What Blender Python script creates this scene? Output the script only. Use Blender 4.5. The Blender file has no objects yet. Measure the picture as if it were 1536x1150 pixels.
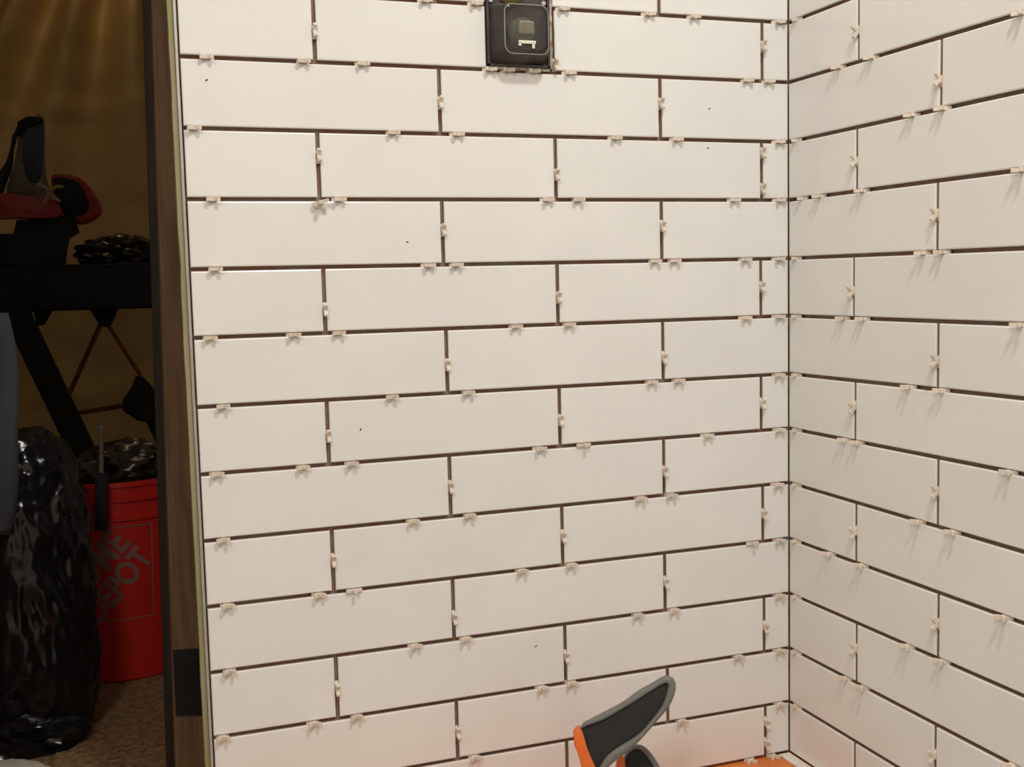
import bpy, bmesh, math, random
from mathutils import Vector, Matrix, noise
random.seed(7)
S = bpy.context.scene
COL = S.collection

# ------------------------------------------------------------------ camera, light, exposure
FPX = 1688.474
CAM = Vector((-0.91776, -1.37504, 0.71320))
RB = Matrix(((0.939576, 0.053294, -0.338167), (-0.341507, 0.076996, -0.93672), (-0.023884, 0.995606, 0.090544)))
cd = bpy.data.cameras.new('camera'); cd.sensor_width = 36; cd.lens = FPX / 1536 * 36
cd.clip_start = 0.02; cd.clip_end = 50
cam = bpy.data.objects.new('camera', cd); COL.objects.link(cam)
cam.matrix_world = Matrix.Translation(CAM) @ RB.to_4x4()
S.camera = cam
S.view_settings.view_transform = 'Standard'; S.view_settings.look = 'None'
S.view_settings.gamma = 1; S.view_settings.use_curve_mapping = False
S.view_settings.exposure = -0.05
w = bpy.data.worlds.new('world'); S.world = w; w.use_nodes = True
w.node_tree.nodes['Background'].inputs[0].default_value = (1.0, 0.84, 0.66, 1)
w.node_tree.nodes['Background'].inputs[1].default_value = 0.09

def lamp(name, loc, power, color, size, target=None):
    l = bpy.data.lights.new(name, 'AREA' if target else 'POINT'); l.energy = power; l.color = color
    if target: l.shape = 'DISK'; l.size = size
    else: l.shadow_soft_size = size
    o = bpy.data.objects.new(name, l); COL.objects.link(o); o.location = loc
    if target: o.rotation_euler = (Vector(target) - Vector(loc)).to_track_quat('-Z', 'Y').to_euler()
    return o
lamp('bathroom_ceiling_lamp', (-0.42, -1.15, 2.12), 15.8, (1, 0.968, 0.92), 0.17, (-0.40, -0.80, 0))
lamp('fill_lamp', (-1.45, -1.75, 1.85), 15.5, (1, 0.968, 0.93), 0.5, (0.0, -1.25, 0.55))  # added soft fill from behind the camera, lifts the right wall
lamp('sheeting_fill_lamp', (-0.86, 2.0, 1.95), 1.9, (1, 0.80, 0.48), 0.03)  # added unseen light, grazes the sheeting folds from above

# ------------------------------------------------------------------ helpers
def ray(u, v):
    return RB @ Vector(((u - 768) / FPX, -(v - 575) / FPX, -1))
def hit(u, v, ax, val):
    d = ray(u, v); return CAM + d * ((val - CAM[ax]) / d[ax])
def at(u, v, Y): return hit(u, v, 1, Y)

def tag(o, label=None, cat=None, group=None, kind=None):
    if label: o['label'] = label
    if cat: o['category'] = cat
    if group: o['group'] = group
    if kind: o['kind'] = kind
    return o
def link(name, me, m=None, parent=None):
    o = bpy.data.objects.new(name, me); COL.objects.link(o)
    if m and not me.materials: me.materials.append(m)
    if parent:
        o.parent = parent
        o.matrix_parent_inverse = parent.matrix_world.inverted()
    return o
def empty(name, loc=(0, 0, 0), rz=0):
    o = bpy.data.objects.new(name, None); COL.objects.link(o)
    o.empty_display_size = 0.02
    o.matrix_world = Matrix.Translation(Vector(loc)) @ Matrix.Rotation(rz, 4, 'Z')
    return o
def meshof(bm, name, smooth=False):
    bmesh.ops.recalc_face_normals(bm, faces=bm.faces[:])
    me = bpy.data.meshes.new(name); bm.to_mesh(me); bm.free()
    if smooth:
        for p in me.polygons: p.use_smooth = True
        try: me.set_sharp_from_angle(angle=math.radians(40))
        except Exception: pass
    return me
def obj(name, bm, m, parent=None, smooth=False):
    return link(name, meshof(bm, name, smooth), m, parent)
def box(bm, a, b, bev=0.0, mat=None):
    a, b = Vector(a), Vector(b); c = (a + b) / 2; d = b - a
    M = Matrix.Translation(c) @ Matrix.Diagonal((abs(d.x), abs(d.y), abs(d.z), 1))
    if mat is not None: M = mat @ M
    r = bmesh.ops.create_cube(bm, size=1, matrix=M)
    if bev:
        es = list({e for v in r['verts'] for e in v.link_edges})
        bmesh.ops.bevel(bm, geom=es, offset=bev, segments=2, affect='EDGES', profile=0.5)
def beam(bm, p, q, wx, wy, roll=0.0, bev=0.0):
    p, q = Vector(p), Vector(q); d = q - p
    M = Matrix.Translation((p + q) / 2) @ d.to_track_quat('Z', 'Y').to_matrix().to_4x4() @ Matrix.Rotation(roll, 4, 'Z')
    box(bm, (-wx/2, -wy/2, -d.length/2), (wx/2, wy/2, d.length/2), bev, M)
def tube(bm, pts, rad, n=8, caps=True):
    pts = [Vector(p) for p in pts]; rr = rad if isinstance(rad, (list, tuple)) else [rad] * len(pts)
    rings = []; up = Vector((0.123, 0.31, 0.94)).normalized()
    for i, p in enumerate(pts):
        t = (pts[min(i+1, len(pts)-1)] - pts[max(i-1, 0)]).normalized()
        a = t.cross(up)
        if a.length < 1e-3: a = t.cross(Vector((1, 0, 0)))
        a.normalize(); b = t.cross(a)
        rings.append([bm.verts.new(p + (a * math.cos(2*math.pi*k/n) + b * math.sin(2*math.pi*k/n)) * rr[i]) for k in range(n)])
    for r0, r1 in zip(rings, rings[1:]):
        for k in range(n): bm.faces.new((r0[k], r0[(k+1) % n], r1[(k+1) % n], r1[k]))
    if caps: bm.faces.new(rings[0][::-1]); bm.faces.new(rings[-1])
def lathe(bm, prof, n=40, M=Matrix()):
    rings = [[bm.verts.new(M @ Vector((r*math.cos(2*math.pi*k/n), r*math.sin(2*math.pi*k/n), z))) for k in range(n)] for r, z in prof]
    for r0, r1 in zip(rings, rings[1:]):
        for k in range(n): bm.faces.new((r0[k], r0[(k+1) % n], r1[(k+1) % n], r1[k]))
    return rings
def prism(bm, pts, d, bev=0):
    """closed outline pts (3-D) thickened by vector d"""
    a = [bm.verts.new(Vector(p)) for p in pts]; b = [bm.verts.new(Vector(p) + Vector(d)) for p in pts]
    n = len(a)
    bm.faces.new(a); bm.faces.new(b[::-1])
    for k in range(n): bm.faces.new((a[k], b[k], b[(k+1) % n], a[(k+1) % n]))
    if bev: bmesh.ops.bevel(bm, geom=bm.edges[:], offset=bev, segments=2, affect='EDGES', profile=0.5)
def blob(bm, c, r, sub=4, amp=0.2, freq=3.0, seed=0.0, floor=None, ridge=False):
    g = bmesh.ops.create_icosphere(bm, subdivisions=sub, radius=1)
    c = Vector(c)
    for v in g['verts']:
        d = v.co.normalized()
        n = noise.noise(d * freq + Vector((seed, seed*1.7, -seed)))
        n2 = noise.noise(d * freq * 2.7 + Vector((seed*2, 3.1, seed)))
        if ridge: n = 1 - 2.4 * abs(n); n2 = 1 - 2.4 * abs(n2)
        k = 1 + amp * n + amp * 0.45 * n2
        p = c + Vector((d.x * r[0], d.y * r[1], d.z * r[2])) * k
        if floor is not None and p.z < floor: p.z = floor
        v.co = p

# ------------------------------------------------------------------ materials (procedural)
MATS = {}
def mat(name, color, rough=0.5, metal=0.0, var=0.0, vscale=20, bump=0.0, bscale=80, coat=0.0, rnd=0.0, color2=None, stretch=None, spec=0.5, detail=4):
    if name in MATS: return MATS[name]
    m = bpy.data.materials.new(name); m.use_nodes = True; MATS[name] = m
    nt = m.node_tree; b = nt.nodes['Principled BSDF']; N = nt.nodes.new; L = nt.links.new
    b.inputs['Base Color'].default_value = (*color, 1); b.inputs['Roughness'].default_value = rough
    b.inputs['Metallic'].default_value = metal; b.inputs['Coat Weight'].default_value = coat
    b.inputs['Specular IOR Level'].default_value = spec
    tc = N('ShaderNodeTexCoord'); src = tc.outputs['Object']
    if stretch:
        mp = N('ShaderNodeMapping'); mp.inputs['Scale'].default_value = stretch; L(src, mp.inputs[0]); src = mp.outputs[0]
    if var or color2:
        n = N('ShaderNodeTexNoise'); n.inputs['Scale'].default_value = vscale; n.inputs['Detail'].default_value = detail; L(src, n.inputs['Vector'])
        cr = N('ShaderNodeValToRGB')
        c2 = color2 or tuple(c * (1 - var) for c in color)
        cr.color_ramp.elements[0].color = (*c2, 1); cr.color_ramp.elements[1].color = (*color, 1)
        cr.color_ramp.elements[0].position = 0.38; cr.color_ramp.elements[1].position = 0.62
        L(n.outputs['Fac'], cr.inputs[0]); out = cr.outputs[0]
        if rnd:
            oi = N('ShaderNodeObjectInfo'); mr = N('ShaderNodeMapRange'); mr.inputs[3].default_value = 1 - rnd; mr.inputs[4].default_value = 1
            L(oi.outputs['Random'], mr.inputs[0])
            mx = N('ShaderNodeMix'); mx.data_type = 'RGBA'; mx.blend_type = 'MULTIPLY'; mx.inputs[0].default_value = 1
            L(out, mx.inputs[6]); L(mr.outputs[0], mx.inputs[7]); out = mx.outputs[2]
        L(out, b.inputs['Base Color'])
    if bump:
        n = N('ShaderNodeTexNoise'); n.inputs['Scale'].default_value = bscale; n.inputs['Detail'].default_value = detail; L(src, n.inputs['Vector'])
        bp = N('ShaderNodeBump'); bp.inputs['Strength'].default_value = bump; bp.inputs['Distance'].default_value = 0.002
        L(n.outputs['Fac'], bp.inputs['Height']); L(bp.outputs[0], b.inputs['Normal'])
    return m
tileM = mat('white_glazed_tile', (0.83, 0.815, 0.785), 0.2, var=0.025, vscale=9, bump=0.05, bscale=14, rnd=0.03, detail=1)
backM = mat('membrane_and_thinset', (0.36, 0.19, 0.13), 0.8, vscale=55, bump=0.6, bscale=160, color2=(0.35, 0.285, 0.22))
bodyM = mat('red_clay_tile_body', (0.40, 0.245, 0.175), 0.85, vscale=60, color2=(0.34, 0.27, 0.21))
spacerM = mat('cream_plastic', (0.80, 0.69, 0.57), 0.45, var=0.06, vscale=90, rnd=0.12)
metalM = mat('brushed_aluminium', (0.62, 0.58, 0.56), 0.38, 0.75, var=0.25, vscale=30, stretch=(40, 40, 1.5))
greenM = mat('green_drywall_edge', (0.36, 0.31, 0.19), 0.85, vscale=10, color2=(0.27, 0.26, 0.10), bump=0.4, bscale=120, stretch=(1, 1, 0.35))
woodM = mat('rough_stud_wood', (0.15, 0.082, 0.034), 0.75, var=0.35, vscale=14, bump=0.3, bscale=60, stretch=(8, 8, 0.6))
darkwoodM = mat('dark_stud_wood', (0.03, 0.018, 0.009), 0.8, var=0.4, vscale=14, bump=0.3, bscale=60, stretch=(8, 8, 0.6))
blackM = mat('black_painted_metal', (0.009, 0.009, 0.009), 0.55, var=0.3, vscale=30, spec=0.25)
rubberM = mat('black_rubber', (0.012, 0.012, 0.012), 0.75, var=0.3, vscale=60, bump=0.3, bscale=400)
bagM = mat('black_bin_liner', (0.008, 0.008, 0.009), 0.22, var=0.2, vscale=20, bump=0.5, bscale=28)
bag2M = mat('dark_plastic_film', (0.03, 0.022, 0.015), 0.25, var=0.4, vscale=20, bump=0.6, bscale=40)
redM = mat('red_bucket_plastic', (0.62, 0.018, 0.012), 0.45, var=0.08, vscale=20)
sawredM = mat('red_saw_paint', (0.36, 0.022, 0.02), 0.4, var=0.3, vscale=40)
printM = mat('white_print', (0.27, 0.17, 0.14), 0.6, var=0.1, vscale=60)
carpetM = mat('brown_carpet', (0.36, 0.215, 0.11), 0.95, vscale=90, color2=(0.19, 0.11, 0.055), bump=1.0, bscale=260, detail=6, spec=0.1)
sheetM = mat('poly_sheeting', (0.58, 0.38, 0.155), 0.5, var=0.12, vscale=5, bump=0.15, bscale=10)
orangeM = mat('orange_membrane', (0.80, 0.235, 0.045), 0.6, vscale=26, color2=(0.66, 0.19, 0.05), bump=0.4, bscale=220)
foamM = mat('white_foam', (0.80, 0.76, 0.68), 0.7, var=0.06, vscale=40, bump=0.3, bscale=200)
clampO = mat('orange_plastic', (0.80, 0.155, 0.022), 0.42, var=0.08, vscale=60)
clampG = mat('grey_plastic', (0.175, 0.165, 0.15), 0.5, var=0.08, vscale=80, bump=0.15, bscale=600)
clampB = mat('black_soft_grip', (0.016, 0.016, 0.015), 0.7, var=0.2, vscale=80, bump=0.25, bscale=700)
clothM = mat('grey_blue_cloth', (0.065, 0.072, 0.082), 0.9, var=0.2, vscale=15, bump=0.5, bscale=300)
creamM = mat('off_white_cloth', (0.62, 0.56, 0.45), 0.9, var=0.12, vscale=20, bump=0.4, bscale=300)
strawM = mat('straw_cord', (0.42, 0.30, 0.14), 0.8, var=0.3, vscale=60)
greyM = mat('dusty_grey_metal', (0.20, 0.165, 0.12), 0.5, 0.3, var=0.3, vscale=30)
navyM = mat('navy_plastic', (0.018, 0.024, 0.04), 0.4, var=0.2, vscale=30)
rustM = mat('rust_red_tube', (0.22, 0.035, 0.02), 0.5, 0.2, var=0.4, vscale=40)
brassM = mat('brass', (0.72, 0.50, 0.26), 0.35, 0.3, var=0.2, vscale=60)
boxM = mat('smoked_plastic', (0.06, 0.054, 0.048), 0.22, var=0.35, vscale=24)
ivoryM = mat('ivory_plastic', (0.78, 0.75, 0.62), 0.45, var=0.08, vscale=80)
thinM = mat('dried_thinset', (0.60, 0.52, 0.42), 0.9, vscale=90, color2=(0.28, 0.20, 0.14), bump=0.8, bscale=300)
speckM = mat('dark_grit', (0.05, 0.04, 0.035), 0.8, var=0.3, vscale=200)
def smoky(name, tint, mix, base=(0.26, 0.245, 0.225)):
    m = bpy.data.materials.new(name); m.use_nodes = True; nt = m.node_tree
    b = nt.nodes['Principled BSDF']; b.inputs['Base Color'].default_value = (*base, 1); b.inputs['Roughness'].default_value = 0.12
    t = nt.nodes.new('ShaderNodeBsdfTransparent'); t.inputs[0].default_value = (*tint, 1)
    mx = nt.nodes.new('ShaderNodeMixShader'); fr = nt.nodes.new('ShaderNodeFresnel'); fr.inputs[0].default_value = 1.45
    ma = nt.nodes.new('ShaderNodeMath'); ma.operation = 'ADD'; ma.inputs[1].default_value = mix; ma.use_clamp = True
    nt.links.new(fr.outputs[0], ma.inputs[0]); nt.links.new(ma.outputs[0], mx.inputs[0])
    nt.links.new(t.outputs[0], mx.inputs[1]); nt.links.new(b.outputs[0], mx.inputs[2])
    nt.links.new(mx.outputs[0], nt.nodes['Material Output'].inputs[0])
    return m
domeM = smoky('smoky_clear_plastic', (0.88, 0.86, 0.82), 0.08)
faceM = smoky('smoky_frosted_plastic', (0.90, 0.88, 0.84), 0.14, (0.22, 0.21, 0.195))

# ------------------------------------------------------------------ tile layout measured on the two wall planes
H = 0.081; LT = 0.3095; GAP = 0.0047; TH = 0.008; TOPROW = -4; NROW = 13
cy = [34, 123.5, 213, 300, 387.5, 473.5, 560.5, 642.5, 724, 807.5, 890, 972, 1052]
lf = {1: (270, 84), 2: (277, 191.5), 3: (282, 298.5), 4: (286.5, 404), 5: (291.5, 507), 6: (296.5, 611), 7: (301.5, 712), 8: (306.5, 812), 9: (310.5, 911), 10: (313.5, 1010), 11: (318.5, 1107.5)}
r1 = {1: 92.4, 2: 191, 3: 287, 4: 384.5, 5: 477, 6: 571, 7: 660.5, 8: 755, 9: 843, 10: 934.8, 11: 1023.8, 12: 1112}
r2 = {1: 58.5, 2: 164.5, 3: 271, 4: 376.5, 5: 482, 6: 584, 7: 687.7, 8: 788, 9: 889, 10: 986, 11: 1088}
XL = -0.8184
def znom(r): return (13.08 - r) * H
ZC, ZL, ZR = {}, {}, {}
for r in range(TOPROW, NROW + 1):
    ZC[r] = hit(1183.5, cy[r], 1, 0).z if 0 <= r < 13 else znom(r) + (0.005 if r == 13 else 0)
    ZL[r] = hit(*lf[r], 1, 0).z if r in lf else znom(r) + (0.005 if r == 13 else 0)
    sl = []
    for dd, u, s in ((r1, 1282.5, 0.152), (r2, 1405.7, 0.306)):
        if r in dd: sl.append(((hit(u, dd[r], 0, 0).z - ZC[r]) / s, s))
    ZR[r] = sum(a * b for a, b in sl) / sum(b for a, b in sl) if sl else (0.0)
def zb(r, x): t = x / XL; return ZC[r] * (1 - t) + ZL[r] * t
def zr(r, s): return ZC[r] + ZR[r] * min(s, 0.55)
cB = {'c1': {0: (1144, 78), 2: (1143, 257), 4: (1142, 432), 6: (1142.5, 602), 8: (1145, 770), 10: (1147, 935), 12: (1149, 1100)},
      'c2': {1: (991, 167), 3: (993, 347), 5: (995, 526), 7: (996.5, 702), 9: (998, 873), 11: (1002, 1042)},
      'c3': {2: (834, 257), 4: (837, 444), 6: (840, 624), 8: (844, 804), 10: (848.5, 981), 12: (851, 1132)},
      'c4': {1: (660, 156), 3: (664.5, 352), 5: (670.5, 541), 7: (675.5, 730), 9: (680.5, 912), 11: (686, 1094)},
      'c5': {0: (471, 38), 2: (478, 251), 4: (487, 453), 6: (492, 648), 8: (499.5, 840), 10: (505.5, 1030)}}
dB = {'d1': {0: (1287, 47), 2: (1284.5, 239), 4: (1279.5, 430), 6: (1282, 616), 8: (1283, 799), 10: (1283.5, 979)},
      'd2': {1: (1411, 111), 3: (1405, 324), 5: (1405.5, 533), 7: (1406, 738), 9: (1406, 937), 11: (1402, 1118)}}
nom = {'c1': -0.0425, 'c2': -0.2002, 'c3': -0.3541, 'c4': -0.5089, 'c5': -0.6636, 'd1': 0.1524, 'd2': 0.3061}
def colx(c, r): return hit(*cB[c][r], 1, 0).x if r in cB[c] else nom[c]
def cols(c, r): return -hit(*dB[c][r], 0, 0).y if r in dB[c] else nom[c]

def tile_mesh(P, nrm, bev=0.0018):
    """P: four face corners (counter-clockwise seen from the room), nrm: outward normal"""
    c = sum(P, Vector()) / 4; bm = bmesh.new(); rings = []
    def ring(inset, depth):
        out = []
        for i, p in enumerate(P):
            a = (P[(i+1) % 4] - p).normalized(); b = (P[i-1] - p).normalized()
            out.append(bm.verts.new(p + (a + b) * inset - nrm * depth))
        return out
    rings = [ring(0, TH), ring(0, bev), ring(bev * 0.3, bev * 0.3), ring(bev, 0)]
    for q0, q1 in zip(rings, rings[1:]):
        for k in range(4): bm.faces.new((q0[k], q0[(k+1) % 4], q1[(k+1) % 4], q1[k]))
    bm.faces.new(rings[-1]); bm.faces.new(rings[0][::-1])
    me = meshof(bm, 'tile'); me.materials.append(tileM); me.materials.append(bodyM)
    for p in me.polygons:
        dep = [-(me.vertices[v].co - P[0]).dot(nrm) for v in p.vertices]
        if max(dep) > TH * 0.9: p.material_index = 1
    return me
NB, NR = Vector((0, -1, 0)), Vector((-1, 0, 0))
ZTOP = znom(TOPROW)

# setting: floors, walls
bm = bmesh.new(); box(bm, (-2.6, 0.022, -0.05), (0.6, 2.6, 0.0)); box(bm, (-2.6, -2.4, -0.05), (-0.90, 0.022, 0.0))
floor = tag(obj('floor', bm, carpetM), kind='structure')
bm = bmesh.new(); box(bm, (-0.8995, -0.15, -0.05), (0.0075, 0.0075, 0.009))
tag(obj('floor_shower', bm, orangeM), kind='structure')
bm = bmesh.new(); box(bm, (-0.8995, -2.4, -0.05), (0.0075, -0.1505, 0.009))
tag(obj('floor_bounce_grey', bm, mat('bounce_cut_grey', (0.55, 0.52, 0.46), 0.85, var=0.15, vscale=12)), kind='structure')  # unseen floor, made grey to weaken the orange bounce on the tiles
paintM = mat('white_wall_paint', (0.78, 0.75, 0.68), 0.7, var=0.03)
bm = bmesh.new(); box(bm, (-0.8235, 0.0, ZTOP + 0.001), (0.020, 0.020, 2.4)); tag(obj('wall_back_upper', bm, paintM), kind='structure')
bm = bmesh.new(); box(bm, (0.0, -1.9, ZTOP + 0.001), (0.020, -0.0003, 2.4)); tag(obj('wall_right_upper', bm, paintM), kind='structure')
bm = bmesh.new(); box(bm, (-2.6, -2.6, 2.4), (0.6, 2.6, 2.46)); tag(obj('ceiling', bm, paintM), kind='structure')
bm = bmesh.new(); box(bm, (-2.0, -2.65, 0.0), (-1.95, 0.10, 2.4)); tag(obj('wall_left', bm, paintM), kind='structure')
bm = bmesh.new(); box(bm, (-1.95, 0.0, 0.0), (-1.10, 0.10, 2.4)); tag(obj('wall_light_block', bm, paintM), kind='structure')  # unseen wall added to keep the fill light out of the back room
bm = bmesh.new(); box(bm, (-1.95, -2.65, 0.0), (0.02, -2.6, 2.4)); tag(obj('wall_front', bm, paintM), kind='structure')
bm = bmesh.new(); box(bm, (-0.8235, TH, 0.0), (0.020, 0.020, ZTOP))
wall_b = tag(obj('wall_back', bm, backM), kind='structure')
bm = bmesh.new(); box(bm, (TH, -1.9, 0.0), (0.020, TH - 0.0003, ZTOP))
wall_r = tag(obj('wall_right', bm, backM), kind='structure')
bm = bmesh.new(); box(bm, (-2.6, 2.45, 0.0), (0.6, 2.55, 2.5))
tag(obj('wall_basement', bm, mat('basement_wall', (0.30, 0.2, 0.1), 0.9, var=0.2)), kind='structure')

BX0, BX1 = hit(729.5, 60, 1, 0).x, hit(829.5, 60, 1, 0).x       # valve opening in the tiles
NOTCH_L, NOTCH_R = hit(728.5, 55, 1, 0).x, hit(834, 60, 1, 0).x
g = GAP / 2
def back_tile(r, x0, x1):
    lip = random.uniform(-0.0003, 0.0003)
    y = lip
    P = [Vector((x0, y, zb(r+1, x0) + g)), Vector((x1, y, zb(r+1, x1) + g)), Vector((x1, y, zb(r, x1) - g)), Vector((x0, y, zb(r, x0) - g))]
    link('tile', tile_mesh(P, NB), tileM, wall_b)
for r in range(TOPROW, NROW):
    cc = ['c5', 'c3', 'c1'] if r % 2 == 0 else ['c4', 'c2']
    xs = [XL] + [colx(c, r) for c in cc] + [-0.0004]
    for k in range(len(xs) - 1):
        a = xs[k] + (g if k else 0.0); b = xs[k+1] - (g if k < len(xs) - 2 else 0)
        if r in (0, -1) and a < BX1 and b > BX0:           # cut around the valve opening
            if a < NOTCH_L - 0.01: back_tile(r, a, NOTCH_L)
            if b > NOTCH_R + 0.01: back_tile(r, NOTCH_R if r == 0 else NOTCH_R - 0.004, b)
        elif r == 0 and k == 1 and False: pass
        else: back_tile(r, a, b)
def right_tile(r, s0, s1):
    x = random.uniform(-0.0003, 0.0003)
    P = [Vector((x, -s0, zr(r+1, s0) + g)), Vector((x, -s1, zr(r+1, s1) + g)), Vector((x, -s1, zr(r, s1) - g)), Vector((x, -s0, zr(r, s0) - g))]
    link('tile', tile_mesh(P, NR), tileM, wall_r)
for r in range(TOPROW, NROW):
    s = cols('d1' if r % 2 == 0 else 'd2', r); ss = [0.0007, s, s + LT, s + 2*LT, s + 3*LT]
    for k in range(4):
        right_tile(r, ss[k] + (g if k else 0), ss[k+1] - g)
for (u, v, a) in ((310, 120, -0.5), (541, 644, -0.9), (1064, 163, -0.6), (1062, 222, -0.4), (804, 969, -0.5), (611, 363, 0.3)):
    p = hit(u, v, 1, -0.0004); bm = bmesh.new()
    bmesh.ops.create_icosphere(bm, subdivisions=1, radius=1, matrix=Matrix.Translation(p) @ Matrix.Rotation(a, 4, 'Y') @ Matrix.Diagonal((0.0021, 0.0006, 0.0009, 1)))
    obj('grit_speck', bm, speckM, wall_b)

# metal edge trim and the board edge left of it
bm = bmesh.new()
box(bm, (-0.8236, -0.0005, 0.004), (-0.8204, 0.0015, ZTOP), 0.0003)
box(bm, (-0.8236, 0.0015, 0.004), (-0.8224, 0.0078, ZTOP))
tag(obj('trim_1', bm, metalM), kind='structure')
bm = bmesh.new(); n = 60
pts = [(-0.8238, 0.004, 0.004), (-0.8238, 0.004, ZTOP)]
rough = [(-0.8295 - 0.0012 * noise.noise(Vector((0, 0, k * 0.45))), 0.004, 0.004 + (ZTOP - 0.004) * k / n) for k in range(n, -1, -1)]
prism(bm, pts + rough, (0, 0.0155, 0))
board = obj('trim_2', bm, greenM); tag(board, kind='structure')

# wooden studs closing the wall end (a little out of plumb)
def stud(name, u0t, u1t, u0b, u1b, Y, depth, m, label):
    P = [at(u0b, 1190, Y), at(u1b, 1190, Y), at(u1t, -220, Y), at(u0t, -220, Y)]
    def ext(a, b, z): t = (z - a.z) / (b.z - a.z); return a + (b - a) * t
    q = [ext(P[0], P[3], 0.0), ext(P[1], P[2], 0.0), ext(P[1], P[2], 2.2), ext(P[0], P[3], 2.2)]
    bm = bmesh.new(); prism(bm, q, (0, depth, 0), 0.002)
    return tag(obj(name, bm, m), label, 'stud')
st = stud('wall_stud', 221, 251, 265, 312, 0.10, 0.038, woodM, 'brown wooden stud standing behind the metal edge of the tiled wall')
bm = bmesh.new()
prism(bm, [at(259.5, 975, 0.0985), at(304, 972, 0.0985), at(307, 1073, 0.0985), at(263.5, 1074, 0.0985)], (0, 0.0012, 0))
tag(obj('mending_plate', bm, blackM, st), 'black plate fixed near the foot of the stud')
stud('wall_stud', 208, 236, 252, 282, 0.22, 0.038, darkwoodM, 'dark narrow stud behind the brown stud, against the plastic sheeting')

# ------------------------------------------------------------------ tile spacers
def spacer_mesh(L=0.0104, wd=0.0042, t=0.0043, arms=(0, 1, 2, 3)):
    out = []; h = wd / 2
    for k in range(4):
        a = k * math.pi / 2; M = Matrix.Rotation(a, 2)
        q = [(h, -h), (L*0.55, -h*0.86), (L - h*0.5, -h), (L, -h*0.45), (L, h*0.45), (L - h*0.5, h), (L*0.55, h*0.86)] if k in arms else [(h, -h)]
        out += [M @ Vector(p) for p in q]
    bm = bmesh.new(); prism(bm, [(p.x, p.y, -t/2) for p in out], (0, 0, t))
    return meshof(bm, 'tile_spacer')
SPM = spacer_mesh(); SPM.materials.append(spacerM)
SPT = spacer_mesh(arms=(0, 1, 2)); SPT.materials.append(spacerM)
ORD = ['', 'first', 'second', 'third', 'fourth', 'fifth', 'sixth', 'seventh', 'eighth', 'ninth', 'tenth', 'eleventh', 'twelfth']
def place(me, p, along, nrm, ang, label, group, out=0.0009, tilt=0.0):
    t = along.cross(nrm)                               # across the joint
    M = Matrix((along, nrm, t)).transposed().to_4x4()
    o = bpy.data.objects.new('tile_spacer', me); COL.objects.link(o)
    o.matrix_world = Matrix.Translation(p + nrm * out) @ M @ Matrix.Rotation(tilt, 4, 'Y') @ Matrix.Rotation(ang, 4, 'Z')
    return tag(o, label, 'tile spacer', group)
X, Y, Z = Vector((1, 0, 0)), Vector((0, 1, 0)), Vector((0, 0, 1))
def jn(r): return 'joint level with valve box' if r == 0 else 'joint just under valve box' if r == 1 else '%s joint below valve box' % ORD[r]
def ang0(): return math.pi/4 + random.uniform(-0.16, 0.16)
hb = {0: [637, 712, 843, 972, 1040, 1167], 1: [310, 455, 543, 734, 761, 799, 853, 1120, 1152], 2: [291, 589, 685, 922, 1014, 1167],
      3: [320, 508, 820, 867, 1100, 1168], 4: [323, 642, 684, 982, 1011, 1117, 1167], 5: [315, 440, 508, 773, 853, 1117, 1167],
      6: [335, 588, 702, 977, 1017, 1167], 7: [325, 454, 527, 809, 875, 1060, 1168], 8: [335, 619, 704, 960, 1006, 1165],
      9: [341, 478, 531, 782, 856, 1128, 1168], 10: [344, 622, 698, 956, 1010, 1168], 11: [334, 470, 535, 812, 857, 1107, 1168], 12: [712, 1022, 1169]}
for r, us in hb.items():
    for i, u in enumerate(us):
        x = hit(u, cy[r], 1, 0).x
        # refine: solve for x on the joint line
        z = zb(r, x)
        for _ in range(5):
            lo = x; d = RB.inverted() @ (Vector((x, 0, z)) - CAM); uu = 768 + FPX * d.x / -d.z
            x += (u - uu) * 0.00085; z = zb(r, x)
        lab = 'cream spacer on wide wall, %s from inside corner, in %s' % (ORD[len(us) - i], jn(r))
        me, a, out, tl = SPM, ang0(), 0.0009, 0
        if (r, u) in ((7, 875), (9, 531), (9, 1128)): me, a, out = SPT, random.uniform(-0.1, 0.1), 0.001
        place(me, Vector((x, 0, z - 0.0002)), X, NB, a, lab, 'spacers on the wide wall, joint %d' % r, out, tl)
p = at(482, 306, -0.012); place(SPM, Vector((p.x, 0, zb(3, p.x) - 0.004)), X, NB, 0.3, 'loose tilted cream spacer hanging out of the third joint below the valve box', 'loose spacers', 0.0085, 0.25)
hr = {0: [1190], 1: [1259, 1308, 1533], 2: [1190, 1369, 1415], 3: [1199, 1230, 1294, 1533], 4: [1189, 1385, 1414], 5: [1188, 1265, 1295, 1530],
      6: [1190, 1364, 1413], 7: [1190, 1268, 1287, 1514], 8: [1189, 1378, 1430], 9: [1189, 1245, 1293, 1507], 10: [1190, 1362, 1414], 11: [1190, 1269, 1295, 1519], 12: [1191]}
for r, us in hr.items():
    for i, u in enumerate(us):
        s = (u - 1183.5) / 660.0
        for _ in range(8):
            d = RB.inverted() @ (Vector((0, -s, zr(r, s))) - CAM); s += (u - (768 + FPX * d.x / -d.z)) * 0.0011
        corner = u < 1205
        if corner: s = max(s + 0.006, 0.0165)
        lab = 'cream spacer on narrow wall, %s from inside corner, in %s' % (ORD[i + 1], jn(r))
        place(SPM, Vector((0, -s, zr(r, s) - 0.0002)), -Y, NR, random.uniform(-0.1, 0.1) if corner else ang0(), lab, 'spacers on the narrow wall, joint %d' % r, -0.0035 if corner else 0.0009)
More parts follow.
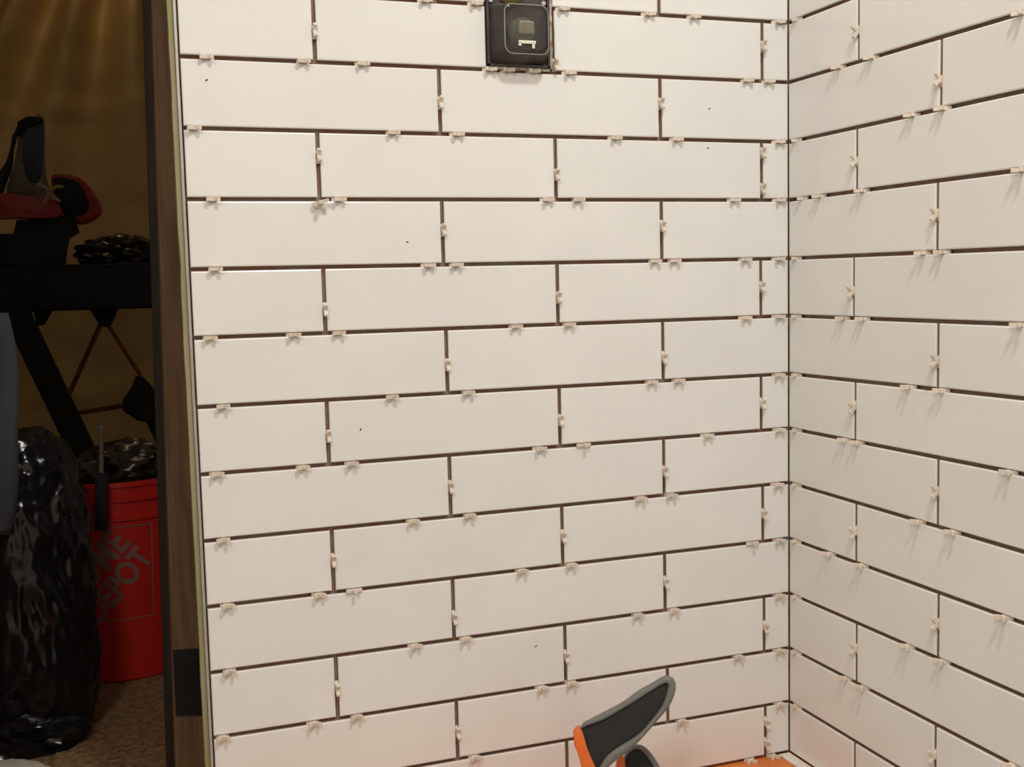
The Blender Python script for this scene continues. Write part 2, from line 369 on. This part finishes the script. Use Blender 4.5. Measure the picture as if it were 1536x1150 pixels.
vb = [('c5', 0, 47), ('c5', 2, 234), ('c5', 4, 464), ('c5', 6, 654), ('c5', 8, 840), ('c5', 10, 1032),
      ('c4', 1, 154), ('c4', 3, 345), ('c4', 5, 547), ('c4', 7, 730), ('c4', 9, 926), ('c4', 11, 1098),
      ('c3', 2, 262), ('c3', 4, 446), ('c3', 6, 630), ('c3', 8, 804), ('c3', 10, 984),
      ('c2', 1, 155), ('c2', 3, 339), ('c2', 5, 536), ('c2', 7, 707), ('c2', 9, 873),
      ('c1', 0, 69), ('c1', 2, 229), ('c1', 2, 283), ('c1', 4, 430), ('c1', 6, 605), ('c1', 8, 771), ('c1', 10, 940), ('c1', 12, 1084), ('c1', 12, 1115)]
rown = lambda r: 'row cut by valve box' if r == 0 else '%s row below valve box' % ORD[r]
for c, r, v in vb:
    x = colx(c, r); z = hit(cB[c][r][0], v, 1, 0).z
    where = {'c5': 'the upright joint nearest the metal trim', 'c4': 'the upright joint nearest the metal trim', 'c3': 'the middle upright joint', 'c2': 'the upright joint nearest the inside corner', 'c1': 'the joint beside the narrow cut tile'}[c]
    place(SPM, Vector((x + 0.0001, 0, z)), Z, NB, ang0(), 'cream %sspacer in %s, %s' % (('upper ' if v in (229, 1084) else 'lower ' if v in (283, 1115) else ''), where, rown(r)), 'spacers in upright joints')
vr = [('d1', 0, 47), ('d1', 2, 241), ('d1', 4, 437), ('d1', 6, 610), ('d1', 8, 798), ('d1', 10, 972), ('d2', 1, 119), ('d2', 3, 321), ('d2', 5, 541), ('d2', 7, 737), ('d2', 9, 935), ('d2', 11, 1133)]
for c, r, v in vr:
    s = cols(c, r); z = hit(dB[c][r][0], v, 0, 0).z
    place(SPM, Vector((0, -s, z)), Z, NR, ang0(), 'cream spacer in upright joint of narrow side wall, ' + rown(r), 'spacers in upright joints')
p = at(833, 100, 0)
place(SPM, Vector((NOTCH_R - 0.0024, 0, p.z + 0.002)), Z, NB, ang0(), 'cream spacer at the lower corner beside the valve box, upright', 'loose spacers')
# flat wedges under the bottom row of the wide wall
for u in (1124, 1158, 960, 700):
    q = hit(u, 1140 if u > 1100 else 1180, 1, 0)
    place(SPM, Vector((q.x, 0, 0.01135)), X, NB, ang0(), 'cream spacer under the bottom tile row on the orange floor, %s from inside corner' % ORD[(1158, 1124, 960, 700).index(u) + 1], 'bottom spacers', 0.0035)

# ------------------------------------------------------------------ valve box in the tiled wall
zb0, zb1 = zb(1, BX0) + 0.0042, znom(-1) - 0.006
vx = empty('valve_box', ((BX0 + BX1) / 2, 0.03, zb0)); bpy.context.view_layer.update()
tag(vx, 'dark smoky plastic shower valve box set into the tiled wall', 'valve box')
x0, x1 = BX0 + 0.0005, BX1 - 0.005
bm = bmesh.new(); t = 0.003
box(bm, (x0, -0.002, zb0), (x0 + t, 0.0078, zb1)); box(bm, (x1 - t, -0.002, zb0), (x1, 0.0078, zb1))
box(bm, (x0, -0.002, zb0), (x1, 0.0078, zb0 + t)); box(bm, (x0, -0.002, zb1 - t), (x1, 0.0078, zb1))
obj('rim', bm, boxM, vx)
bm = bmesh.new(); box(bm, (x0 + 0.0005, 0.0045, zb0 + 0.0005), (x1 - 0.0005, 0.0076, zb1 - 0.0005)); obj('back_plate', bm, boxM, vx)
# protruding rounded frustum cover
def rsq(cx, cz, hx, hz, rad, y, n=6):
    o = []
    for sx, sz, a0 in ((1, 1, 0), (-1, 1, 90), (-1, -1, 180), (1, -1, 270)):
        for k in range(n + 1):
            a = math.radians(a0 + 90 * k / n); o.append(Vector((cx + sx*(hx - rad) + rad*math.cos(a), y, cz + sz*(hz - rad) + rad*math.sin(a))))
    return o
mx_, hz0 = (x0 + x1) / 2, 0.0365
cz = zb0 + 0.041
bm = bmesh.new(); rings = []
for hx, hz, y in ((0.0395, 0.0375, 0.004), (0.038, 0.036, 0.000), (0.031, 0.032, -0.026), (0.0295, 0.0305, -0.0305), (0.027, 0.028, -0.0320), (0.024, 0.025, -0.0325)):
    rings.append([bm.verts.new(p) for p in rsq(mx_, cz, hx, hz, 0.010, y)])
for a, b in zip(rings, rings[1:]):
    for k in range(len(a)): bm.faces.new((a[k], a[(k+1) % len(a)], b[(k+1) % len(b)], b[k]))
obj('cover', bm, domeM, vx, smooth=True)
bm = bmesh.new(); prism(bm, rsq(mx_, cz, 0.0243, 0.0253, 0.010, -0.0326), (0, 0.0012, 0)); obj('front_face', bm, faceM, vx)
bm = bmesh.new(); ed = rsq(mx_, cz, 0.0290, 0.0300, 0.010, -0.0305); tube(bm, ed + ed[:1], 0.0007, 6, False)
obj('edge_highlight', bm, mat('edge_highlight_grey', (0.34, 0.32, 0.29), 0.25, var=0.2), vx, True)  # pale tube paints the bright highlight along the cover's front edges
bm = bmesh.new(); lathe(bm, [(0.0001, 0.014), (0.014, 0.014), (0.0165, 0.011), (0.0165, 0)], 28, Matrix.Translation((mx_ + 0.004, 0.004, cz + 0.004)) @ Matrix.Rotation(math.pi/2, 4, 'X'))
obj('valve_collar', bm, mat('grey_collar', (0.20, 0.19, 0.18), 0.4, var=0.2), vx, True)
bm = bmesh.new(); box(bm, (mx_ - 0.004, -0.017, cz - 0.002), (mx_ + 0.016, -0.009, cz + 0.014), 0.002); obj('cover_reflection', bm, ivoryM, vx)  # ivory block stands in for a cream reflection in the cover
bm = bmesh.new()
e = at(791, 63, -0.0345)
box(bm, (e.x - 0.0115, -0.0350, e.z - 0.0020), (e.x + 0.0115, -0.0328, e.z + 0.0020), 0.0006); box(bm, (e.x - 0.0115, -0.0350, e.z - 0.0050), (e.x - 0.0080, -0.0328, e.z), 0.0005); box(bm, (e.x + 0.0065, -0.0350, e.z - 0.0075), (e.x + 0.0100, -0.0328, e.z), 0.0005)
obj('white_clip', bm, ivoryM, vx)
bm = bmesh.new(); lathe(bm, [(0.0001, 0.012), (0.012, 0.012), (0.015, 0.008), (0.016, 0.0)], 32, Matrix.Translation((mx_ - 0.008, 0.004, cz + 0.0535)) @ Matrix.Rotation(math.pi/2, 4, 'X'))
obj('brass_outlet', bm, brassM, vx, True)
for sx, sz in ((-0.036, 0.041), (0.036, 0.041)):
    bm = bmesh.new(); lathe(bm, [(0.0001, 0.004), (0.0028, 0.004), (0.0035, 0.002), (0.0035, 0)], 14, Matrix.Translation((mx_ + sx, 0.004, cz + sz)) @ Matrix.Rotation(math.pi/2, 4, 'X'))
    obj('screw', bm, metalM, vx, True)
bm = bmesh.new(); n = 26
def lump(a, b, wd, seed, ax):
    o = []
    for k in range(n + 1):
        q = a + (b - a) * (k / n); o.append(q)
    for k in range(n, -1, -1):
        q = a + (b - a) * (k / n); o.append(q + ax * wd * (1 + 0.35 * noise.noise(Vector((k * 0.6, seed, 0)))))
    return o
prism(bm, lump(Vector((x1 + 0.0002, 0.0, zb0)), Vector((x1 + 0.0002, 0.0, zb1)), 0.0038, 1.0, X), (0, 0.0075, 0))
obj('thinset_bead', bm, thinM, vx)
bm = bmesh.new(); prism(bm, lump(Vector((x0, 0.0, zb0 - 0.0002)), Vector((x1, 0.0, zb0 - 0.0002)), 0.0032, 4.0, -Z), (0, 0.0075, 0))
obj('thinset_bead', bm, thinM, vx)

# ------------------------------------------------------------------ shower floor edge strip
bm = bmesh.new(); box(bm, (-0.0185, -1.6, 0.0091), (-0.0012, -0.0015, 0.0122), 0.0006)
tag(obj('edge_strip', bm, foamM), 'long white strip lying on the orange floor along the side wall', 'strip')

# ------------------------------------------------------------------ spring clamp lying on the shower floor
YC = -0.15
cl = empty('spring_clamp', at(880, 1235, YC)); cl.location.z = 0.0095; bpy.context.view_layer.update()
tag(cl, 'orange hand clamp with grey rimmed black grips lying by the tiled wall', 'clamp')
def smooth_loop(pts, k=3):
    P = [Vector(p) for p in pts]; out = []; n = len(P)
    for i in range(n):
        a, b, c, d = P[i-1], P[i], P[(i+1) % n], P[(i+2) % n]
        for j in range(k):
            t = j / k
            out.append(0.5 * ((2*b) + (c - a)*t + (2*a - 5*b + 4*c - d)*t*t + (3*b - a - 3*c + d)*t*t*t))
    return out
def handle(outer, inner, Yf, depth, lean):
    """scoop shaped handle: outlines are on a plane that faces the room, with a real thickness behind"""
    vdir = ray(930, 1090).normalized()
    nrm = Vector((vdir.x * 0.8, vdir.y, vdir.z * 0.4)).normalized()
    base = at(*outer[0], Yf)
    def pl(u, v):
        d = ray(u, v); q = CAM + d * ((base - CAM).dot(nrm) / d.dot(nrm)); return q
    O = smooth_loop([pl(*p) for p in outer]); I = smooth_loop([pl(*p) for p in inner])
    m = 48
    def resample(Q):
        ln = [0]
        for i in range(len(Q)): ln.append(ln[-1] + (Q[(i+1) % len(Q)] - Q[i]).length)
        out = []
        for k in range(m):
            t = ln[-1] * k / m
            j = max(i for i in range(len(Q)) if ln[i] <= t + 1e-12); f = (t - ln[j]) / max(ln[j+1] - ln[j], 1e-9)
            out.append(Q[j].lerp(Q[(j+1) % len(Q)], f))
        return out
    O, I = resample(O), resample(I)
    # match the start of the inner loop to the outer one
    s = min(range(m), key=lambda s: sum((O[k] - I[(k+s) % m]).length for k in range(m)))
    I = [I[(k+s) % m] for k in range(m)]
    co = sum(O, Vector()) / m
    bm = bmesh.new()
    def ring(Q, d, sc=1.0): return [bm.verts.new(co + (q - co) * sc + nrm * d) for q in Q]
    mid = [a.lerp(b, 0.5) for a, b in zip(O, I)]
    R = [ring(O, depth, 0.86), ring(O, depth * 0.55, 0.97), ring(O, 0.003), ring([a.lerp(b, 0.2) for a, b in zip(O, I)], 0.0004), ring(mid, -0.0006), ring([a.lerp(b, 0.85) for a, b in zip(O, I)], 0.0002), ring(I, 0.002), ring(I, 0.007, 0.99)]
    for a, b in zip(R, R[1:]):
        for k in range(m): bm.faces.new((a[k], a[(k+1) % m], b[(k+1) % m], b[k]))
    bm.faces.new(R[0][::-1]); bm.faces.new(R[-1])
    h = obj('handle', bm, clampG, cl, True)
    bm = bmesh.new()
    ci = sum(I, Vector()) / m
    R = [[bm.verts.new(ci + (q - ci) * sc + nrm * d) for q in I] for sc, d in ((0.995, 0.0068), (0.985, 0.0042), (0.90, 0.0036), (0.5, 0.0046))]
    for a, b in zip(R, R[1:]):
        for k in range(m): bm.faces.new((a[k], a[(k+1) % m], b[(k+1) % m], b[k]))
    bm.faces.new(R[-1]); bm.faces.new(R[0][::-1])
    obj('grip', bm, clampB, h, True)
    return pl, nrm
o1 = [(869, 1093), (884, 1081), (915, 1065), (940, 1051), (958, 1037), (980, 1025), (996, 1015), (1007, 1014), (1014, 1024), (1013, 1040), (1004, 1060), (985, 1083), (965, 1106), (945, 1126), (925, 1140), (906, 1157), (893, 1166), (883, 1130)]
i1 = [(868.5, 1096), (905, 1080), (945, 1057), (972, 1040), (1001, 1023), (1002, 1034), (995, 1057), (978, 1080), (958, 1102), (930, 1120), (910, 1135), (897, 1155), (889, 1156), (880, 1128)]
pl, nr = handle(o1, i1, YC, 0.022, 0)
def strap(pts, nm, pl=pl, nr=nr, d=0.018, off=-0.002):
    bm = bmesh.new(); prism(bm, [pl(*p) + nr * off for p in smooth_px(pts)], nr * d, 0.0022)
    return obj(nm, bm, clampO, cl, True)
def smooth_px(pts):
    return [(p.x, p.y) for p in smooth_loop([Vector((a, b, 0)) for a, b in pts], 2)]
strap([(862, 1096), (868, 1091), (874, 1097), (880, 1120), (892, 1148), (905, 1175), (896, 1190), (880, 1172), (872, 1150), (866, 1128), (861, 1116), (863, 1110), (860, 1102)], 'collar')
o2 = [(937, 1134), (952, 1119), (966, 1120), (978, 1131), (989, 1148), (1003, 1172), (1010, 1192), (1006, 1204), (990, 1206), (965, 1200), (948, 1196), (938, 1180)]
i2 = [(939, 1137), (952, 1124), (962, 1126), (974, 1140), (985, 1160), (996, 1184), (990, 1194), (965, 1190), (948, 1186), (940, 1170)]
pl2, nr2 = handle(o2, i2, YC + 0.03, 0.022, 0)
strap([(926, 1138), (936, 1134), (938, 1150), (940, 1185), (946, 1204), (930, 1212), (924, 1190), (925, 1160)], 'collar', pl2, nr2)
bm = bmesh.new(); A = pl(885, 1178); B = pl2(932, 1205)
pv = (A + B) / 2 + Vector((-0.012, 0, -0.022)); fl = 0.0175
tube(bm, [A, A.lerp(pv, 0.5), pv], [0.009, 0.010, 0.011], 12)
tube(bm, [B, B.lerp(pv, 0.5), pv], [0.009, 0.010, 0.011], 12)
J1 = Vector((pv.x - 0.075, pv.y - 0.004, fl + 0.020)); J2 = Vector((pv.x - 0.075, pv.y + 0.004, fl + 0.001))
tube(bm, [pv, pv + Vector((-0.03, 0, 0.012)), J1], [0.011, 0.010, 0.006], 12)
tube(bm, [pv, pv + Vector((-0.03, 0, -0.010)), J2], [0.011, 0.010, 0.006], 12)
obj('jaw', bm, clampO, cl, True)
bm = bmesh.new(); tube(bm, [pv - nr * 0.014, pv + nr * 0.014], 0.005, 14); obj('pivot_pin', bm, metalM, cl, True)

# ------------------------------------------------------------------ basement room behind: sheeting
YS = 2.30
ap = at(205, -380, YS)
bm = bmesh.new(); nx, nz = 150, 90; grid = []
xa, xb, za, zt = -1.75, -0.35, 0.02, 2.25
for j in range(nz + 1):
    row = []
    for i in range(nx + 1):
        x = xa + (xb - xa) * i / nx; z = za + (zt - za) * j / nz
        dz = max(ap.z - z, 0.25); a = (x - ap.x) / dz
        fade = math.exp(-max(0.0, 1.55 - z) * 2.2) * (1 if z < ap.z else 0.6)
        f = 0.085 * math.sin(a * 31 + 0.6) + 0.010 * math.sin(a * 57 + 1.4)
        y = YS + f * fade * min(dz, 0.6) * 1.6
        y += 0.020 * noise.noise(Vector((x * 3.1, z * 2.2, 0))) + 0.007 * noise.noise(Vector((x * 9, z * 11, 4)))
        for zc, sl, am in ((1.26, 0.10, 0.010), (1.02, -0.02, 0.006), (1.47, 0.0, 0.006), (0.40, 0.06, 0.007), (0.28, 0.0, 0.006)):
            dd = (z - zc - sl * (x + 0.95)) / 0.012; y -= am * math.exp(-dd * dd)
        row.append(bm.verts.new((x, y, z)))
    grid.append(row)
for j in range(nz):
    for i in range(nx): bm.faces.new((grid[j][i], grid[j][i+1], grid[j+1][i+1], grid[j+1][i]))
me = meshof(bm, 'plastic_sheeting', False)
for p in me.polygons: p.use_smooth = True
sh = link('plastic_sheeting', me, sheetM); md = sh.modifiers.new('thick', 'SOLIDIFY'); md.thickness = 0.001
tag(sh, 'tan plastic sheeting hanging in folds behind the chop saw', 'sheeting')

# ------------------------------------------------------------------ saw stand
YW = 1.55
def P(u, v, dy=0.0): return at(u, v, YW + dy)
ws = empty('saw_stand', (P(100, 430).x, YW, 0)); bpy.context.view_layer.update()
tag(ws, 'black folding saw stand with a thick beam and thin rust red braces', 'saw stand')
a, b = P(-120, 397), P(231, 462)
bm = bmesh.new(); box(bm, (a.x, YW, b.z), (b.x - 0.0, YW + 0.22, P(0, 398).z), 0.006); beam_o = obj('beam', bm, blackM, ws)
bm = bmesh.new(); prism(bm, [P(133, 461, .05), P(179, 460, .05), P(168, 486, .05), P(158, 491, .05), P(148, 486, .05)], (0, 0.05, 0), 0.002); obj('hinge_bracket', bm, blackM, ws)
bm = bmesh.new(); prism(bm, [P(48, 460, .05), P(82, 460, .05), P(66, 487, .05), P(56, 489, .05)], (0, 0.04, 0), 0.002); obj('hinge_bracket', bm, blackM, ws)
bm = bmesh.new(); tube(bm, [P(152, 484, .08), P(102, 594, .08)], 0.006, 8); obj('brace', bm, rustM, ws, True)
bm = bmesh.new(); tube(bm, [P(160, 484, .06), P(214, 568, .06)], 0.005, 8); obj('brace', bm, rustM, ws, True)
bm = bmesh.new(); tube(bm, [P(100, 622, .06), P(200, 606, .06)], 0.006, 8); obj('brace', bm, rustM, ws, True)
q0, q1 = P(6, 430, -.06), P(98, 622, -.06); dirv = (q1 - q0); q2 = q1 + dirv * (q1.z - 0.012) / (q0.z - q1.z)
bm = bmesh.new(); beam(bm, q0, q2, 0.05, 0.058, 0, 0.004)
for v in bm.verts: v.co.z = max(v.co.z, 0.0)
obj('leg', bm, blackM, ws)
bm = bmesh.new(); prism(bm, [P(204, 566, .03), P(216, 566, .03), P(224, 580, .03), P(240, 592, .03), P(240, 634, .03), P(208, 632, .03), P(184, 616, .03), P(184, 602, .03), P(196, 592, .03)], (0, 0.06, 0), 0.004); obj('folding_joint', bm, blackM, ws)
q0, q1 = P(216, 600, .06), P(262, 700, .06); q2 = q0 + (q1 - q0) * (q0.z - 0.01) / (q0.z - q1.z)
bm = bmesh.new(); beam(bm, q0, q2, 0.035, 0.035, 0, 0.003)
for v in bm.verts: v.co.z = max(v.co.z, 0.0)
obj('leg', bm, blackM, ws)
q0, q2 = P(-60, 450, .16), P(-110, 800, .16); q2.z = 0.0
bm = bmesh.new(); beam(bm, q0, q2, 0.04, 0.04, 0, 0.003)
for v in bm.verts: v.co.z = max(v.co.z, 0.0)
obj('leg', bm, blackM, ws)
# crumpled dark film on the beam
zt = P(0, 398).z
bm = bmesh.new(); c = P(182, 376, .12); blob(bm, (c.x, c.y, zt + 0.028), (0.088, 0.06, 0.038), 4, 0.26, 4.5, 2.0, floor=zt + 0.0006, ridge=True)
tag(obj('plastic_film', bm, bag2M, None, True), 'crumpled dark plastic film heaped on the saw stand beam', 'plastic film')

# ------------------------------------------------------------------ chop saw on the stand
cs = empty('chop_saw', (P(70, 390).x, YW + 0.1, zt)); bpy.context.view_layer.update()
tag(cs, 'red and black chop saw standing on the black stand', 'saw')
def px(bm, pts, y0, d, bev=0.003): prism(bm, [P(u, v, y0) for u, v in pts], (0, d, 0), bev)
bm = bmesh.new(); px(bm, [(-80, 352), (22, 352), (24, 330), (112, 322), (118, 345), (100, 352), (96, 399), (-80, 399)], .03, 0.16); 
for v in bm.verts: v.co.z = max(v.co.z, zt + 0.0004)
obj('base', bm, blackM, cs)
bm = bmesh.new(); px(bm, smooth_px([(-60, 286), (-10, 288), (40, 293), (78, 298), (92, 312), (88, 326), (40, 326), (-60, 324)]), 0.0, 0.06, 0.003); obj('fence', bm, sawredM, cs, True)
bm = bmesh.new(); px(bm, smooth_px([(76, 263), (96, 261), (116, 264), (130, 274), (143, 293), (154, 313), (146, 325), (124, 335), (104, 328), (84, 306)]), 0.05, 0.09, 0.008); gd = obj('blade_guard', bm, sawredM, cs, True)
bm = bmesh.new(); px(bm, smooth_px([(80, 268), (100, 267), (118, 274), (128, 292), (134, 312), (120, 324), (100, 320), (84, 300)]), 0.044, 0.01, 0.002); obj('guard_plate', bm, blackM, gd, True)
bm = bmesh.new(); px(bm, smooth_px([(30, 182), (40, 175), (58, 174), (66, 180), (66, 240), (72, 286), (74, 300), (10, 292), (18, 262), (26, 220)]), 0.07, 0.05, 0.005); obj('arm', bm, greyM, cs, True)
bm = bmesh.new(); px(bm, smooth_px([(32, 180), (46, 174), (62, 178), (66, 200), (62, 262), (50, 274), (38, 262), (33, 215)]), 0.058, 0.02, 0.004); obj('motor_housing', bm, navyM, cs, True)
bm = bmesh.new(); px(bm, [(26, 182), (46, 174), (66, 177), (62, 184), (42, 186), (34, 200), (26, 204)], 0.05, 0.07, 0.003); obj('handle', bm, blackM, cs, True)
bm = bmesh.new(); tube(bm, [P(30, 190, .06), P(22, 205, .05), P(18, 225, .05), P(14, 245, .045), P(6, 262, .045), P(-4, 280, .04), P(-14, 300, .03)], [0.006, 0.006, 0.005, 0.008, 0.012, 0.017, 0.016], 10); obj('power_cord', bm, rubberM, cs, True)
bm = bmesh.new()
for pts in ([(74, 288), (66, 280), (56, 276)], [(74, 288), (84, 280), (95, 280)], [(74, 288), (70, 300), (66, 306)], [(74, 288), (84, 298), (90, 302)], [(70, 290), (78, 286), (80, 292), (72, 294)]):
    tube(bm, [P(u, v, -.012) for u, v in pts], 0.0042, 8)
tag(obj('cord_knot', bm, strawM, None, True), 'straw coloured cord tied in a knot on the chop saw', 'cord')

# ------------------------------------------------------------------ red bucket
YB = 0.88
cb = hit(188, 955, 1, YB - 0.13); bx = empty('bucket', (cb.x, YB, 0)); bpy.context.view_layer.update()
tag(bx, 'red plastic bucket with white diagonal lettering behind the bin bag', 'bucket')
BH, RBt, RTp = 0.372, 0.128, 0.150
MB_ = Matrix.Translation((cb.x, YB, 0))
def rad(z): return RBt + (RTp - RBt) * z / BH
bm = bmesh.new()
R = lathe(bm, [(RBt - 0.004, 0.0005), (RBt, 0.004), (rad(0.30), 0.30), (rad(0.30) + 0.005, 0.302), (rad(0.31) + 0.005, 0.308), (rad(.31), 0.311), (rad(.335), 0.335), (rad(.335) + 0.006, 0.337), (rad(.345) + 0.006, 0.343), (rad(.345), 0.346), (RTp, BH - 0.01), (RTp + 0.005, BH - 0.008), (RTp + 0.005, BH), (RTp - 0.002, BH), (RTp - 0.003, BH - 0.02), (RBt - 0.003, 0.006)], 56, MB_)
bm.faces.new(R[0][::-1]); bm.faces.new(R[-1])
obj('body', bm, redM, bx, True)
bm = bmesh.new(); tube(bm, [Vector((cb.x + 0.158 * math.cos(t), YB + 0.158 * math.sin(t) * 0.75, 0.335 - 0.085 * math.sin(t))) for t in [math.pi * k / 20 for k in range(21)]], 0.002, 6)
for v in bm.verts:      # keep the wire outside the wall
    d = Vector((v.co.x - cb.x, v.co.y - YB)); rr = rad(v.co.z) + 0.008
    if d.length < rr: d = d.normalized() * rr; v.co.x, v.co.y = cb.x + d.x, YB + d.y
obj('wire_handle', bm, mat('steel_wire', (0.2, 0.18, 0.16), 0.4, 0.8, var=0.2), bx, True)
# printed lettering wrapped on the bucket
def wrap(me, a0, z0, off):
    for v in me.vertices:
        z = z0 + v.co.y; r_ = rad(z) + off + v.co.z; a = a0 + v.co.x / rad(z0)
        v.co = Vector((cb.x + r_ * math.sin(a), YB - r_ * math.cos(a), z))
    me.update()
lp = at(155, 862, YB - 0.135); LA = math.asin((lp.x - cb.x) / rad(lp.z)); LZ = lp.z
def word(txt, size, lx, ly, rot, sx=1.0):
    cu = bpy.data.curves.new(txt, 'FONT'); cu.body = txt; cu.size = size; cu.align_x = 'CENTER'; cu.align_y = 'CENTER'; cu.extrude = 0.0003; cu.offset = size * 0.025
    to = bpy.data.objects.new('tmp', cu); me = bpy.data.meshes.new_from_object(to); bpy.data.objects.remove(to)
    c, s = math.cos(rot), math.sin(rot)
    bm = bmesh.new(); bm.from_mesh(me)
    bmesh.ops.triangulate(bm, faces=bm.faces[:]); bm.to_mesh(me); bm.free()
    for v in me.vertices:
        x, y = v.co.x * sx, v.co.y; v.co.x, v.co.y = lx + x * c - y * s, ly + x * s + y * c
    wrap(me, LA, LZ, 0.0010)
    return link('printed_word', me, printM, bx)
ro = math.radians(48)
word('THE', 0.034, -0.046, 0.042, ro); word('HOME', 0.066, -0.015, 0.013, ro, 0.80); word('DEPOT', 0.060, 0.024, -0.022, ro, 0.80)
bm = bmesh.new(); hw, lw = 0.086, 0.002
for k in range(20):
    for a, b in ((-hw + 2*hw*k/20, -hw + 2*hw*(k+1)/20),):
        for y in (-hw, hw): box(bm, (a, y - lw/2, -0.0003), (b, y + lw/2, 0.0003))
        for x in (-hw, hw): box(bm, (x - lw/2, a, -0.0003), (x + lw/2, b, 0.0003))
me = meshof(bm, 'printed_frame'); wrap(me, LA, LZ, 0.0009); link('printed_frame', me, printM, bx)
# dark bundle filling the bucket top and a tool hooked over its rim
bm = bmesh.new(); blob(bm, (cb.x + 0.02, YB, BH + 0.0), (0.085, 0.08, 0.05), 4, 0.18, 3.0, 5.0, ridge=True)
tag(obj('plastic_bundle', bm, bag2M, None, True), 'crumpled dark clear plastic stuffed into the top of the red bucket', 'plastic bundle')
yb = YB - 0.165
tl = empty('hand_tool', at(153, 800, yb)); bpy.context.view_layer.update()
tag(tl, 'hand tool with black handle and grey shank hooked over the bucket rim', 'hand tool')
bm = bmesh.new(); q0, q1 = at(152, 708, yb), at(152, 795, yb); beam(bm, q0, q1, 0.036, 0.022, 0, 0.008); obj('handle', bm, rubberM, tl, True)
bm = bmesh.new(); beam(bm, at(152, 640, yb), at(152, 712, yb), 0.016, 0.008, 0, 0.002)
e = at(152, 642, yb); box(bm, (e.x - 0.008, e.y - 0.003, e.z - 0.004), (e.x + 0.008, e.y + 0.045, e.z + 0.004), 0.001)
obj('shank', bm, greyM, tl)

# ------------------------------------------------------------------ bin bag, cloths
bm = bmesh.new(); c = at(30, 900, 0.575)
g_ = bmesh.ops.create_icosphere(bm, subdivisions=6, radius=1)
for v in g_['verts']:
    d = v.co.normalized(); n1 = 1 - 2.2 * abs(noise.noise(d * 2.3 + Vector((3, 1, 5)))); n2 = 1 - 2.2 * abs(noise.noise(d * 5.5 + Vector((7, 2, 1)))); n3 = 1 - 2.2 * abs(noise.noise(d * 13 + Vector((1, 9, 4))))
    k = 1 + 0.05 * n1 + 0.035 * n2 + 0.016 * n3
    zz = d.z; t = (zz + 1) / 2
    wdt = (1.0 - 0.10 * t) * (1 - abs(zz) ** 3.6) ** (1 / 3.6) / max(math.sqrt(max(1 - zz * zz, 0)), 0.12)
    p = Vector((c.x + d.x * 0.116 * k * wdt, 0.575 + d.y * 0.10 * k * wdt, 0.232 + d.z * 0.248 * k))
    v.co = Vector((p.x, p.y, max(p.z, 0.0006)))
tag(obj('bin_bag', bm, bagM, None, True), 'shiny black bin bag standing full on the brown carpet', 'bin bag')
bm = bmesh.new(); c = at(45, 1035, 0.49); blob(bm, (c.x - 0.02, 0.51, 0.012), (0.085, 0.05, 0.04), 4, 0.25, 3.2, 8.0, floor=0.0005, ridge=True)
fl_ = obj('bag_flap', bm, bagM, bpy.data.objects['bin_bag'], True)
# grey-blue cloth hanging over the bag at the side
bm = bmesh.new(); nu, nv = 22, 34; G = []
for j in range(nv + 1):
    row = []
    t = j / nv; v_ = 470 + 330 * t
    ed = 2 + 26 * math.sin(math.pi * min(1.0, (t * 0.85 + 0.08))) ** 0.7 + 3 * math.sin(t * 9)
    for i in range(nu + 1):
        s_ = i / nu; u_ = ed - 170 * (1 - s_)
        yy = 0.36 + 0.05 * s_ ** 4 + 0.010 * math.sin(s_ * 16 + t * 2) - 0.02 * math.sin(t * 3)
        row.append(bm.verts.new(at(u_, v_, yy)))
    G.append(row)
for j in range(nv):
    for i in range(nu): bm.faces.new((G[j][i], G[j][i+1], G[j+1][i+1], G[j+1][i]))
cl_ = obj('drop_cloth', bm, clothM, None, True); md = cl_.modifiers.new('thick', 'SOLIDIFY'); md.thickness = 0.004
tag(cl_, 'grey blue cloth hanging in front of the black bin bag', 'cloth')
c = hit(4, 1170, 2, 0.02)
bm = bmesh.new(); blob(bm, (c.x - 0.0, c.y + 0.02, 0.014), (0.060, 0.04, 0.022), 4, 0.18, 2.6, 11.0, floor=0.0005)
tag(obj('rag', bm, creamM, None, True), 'off white crumpled rag lying on the carpet before the bin bag', 'rag')
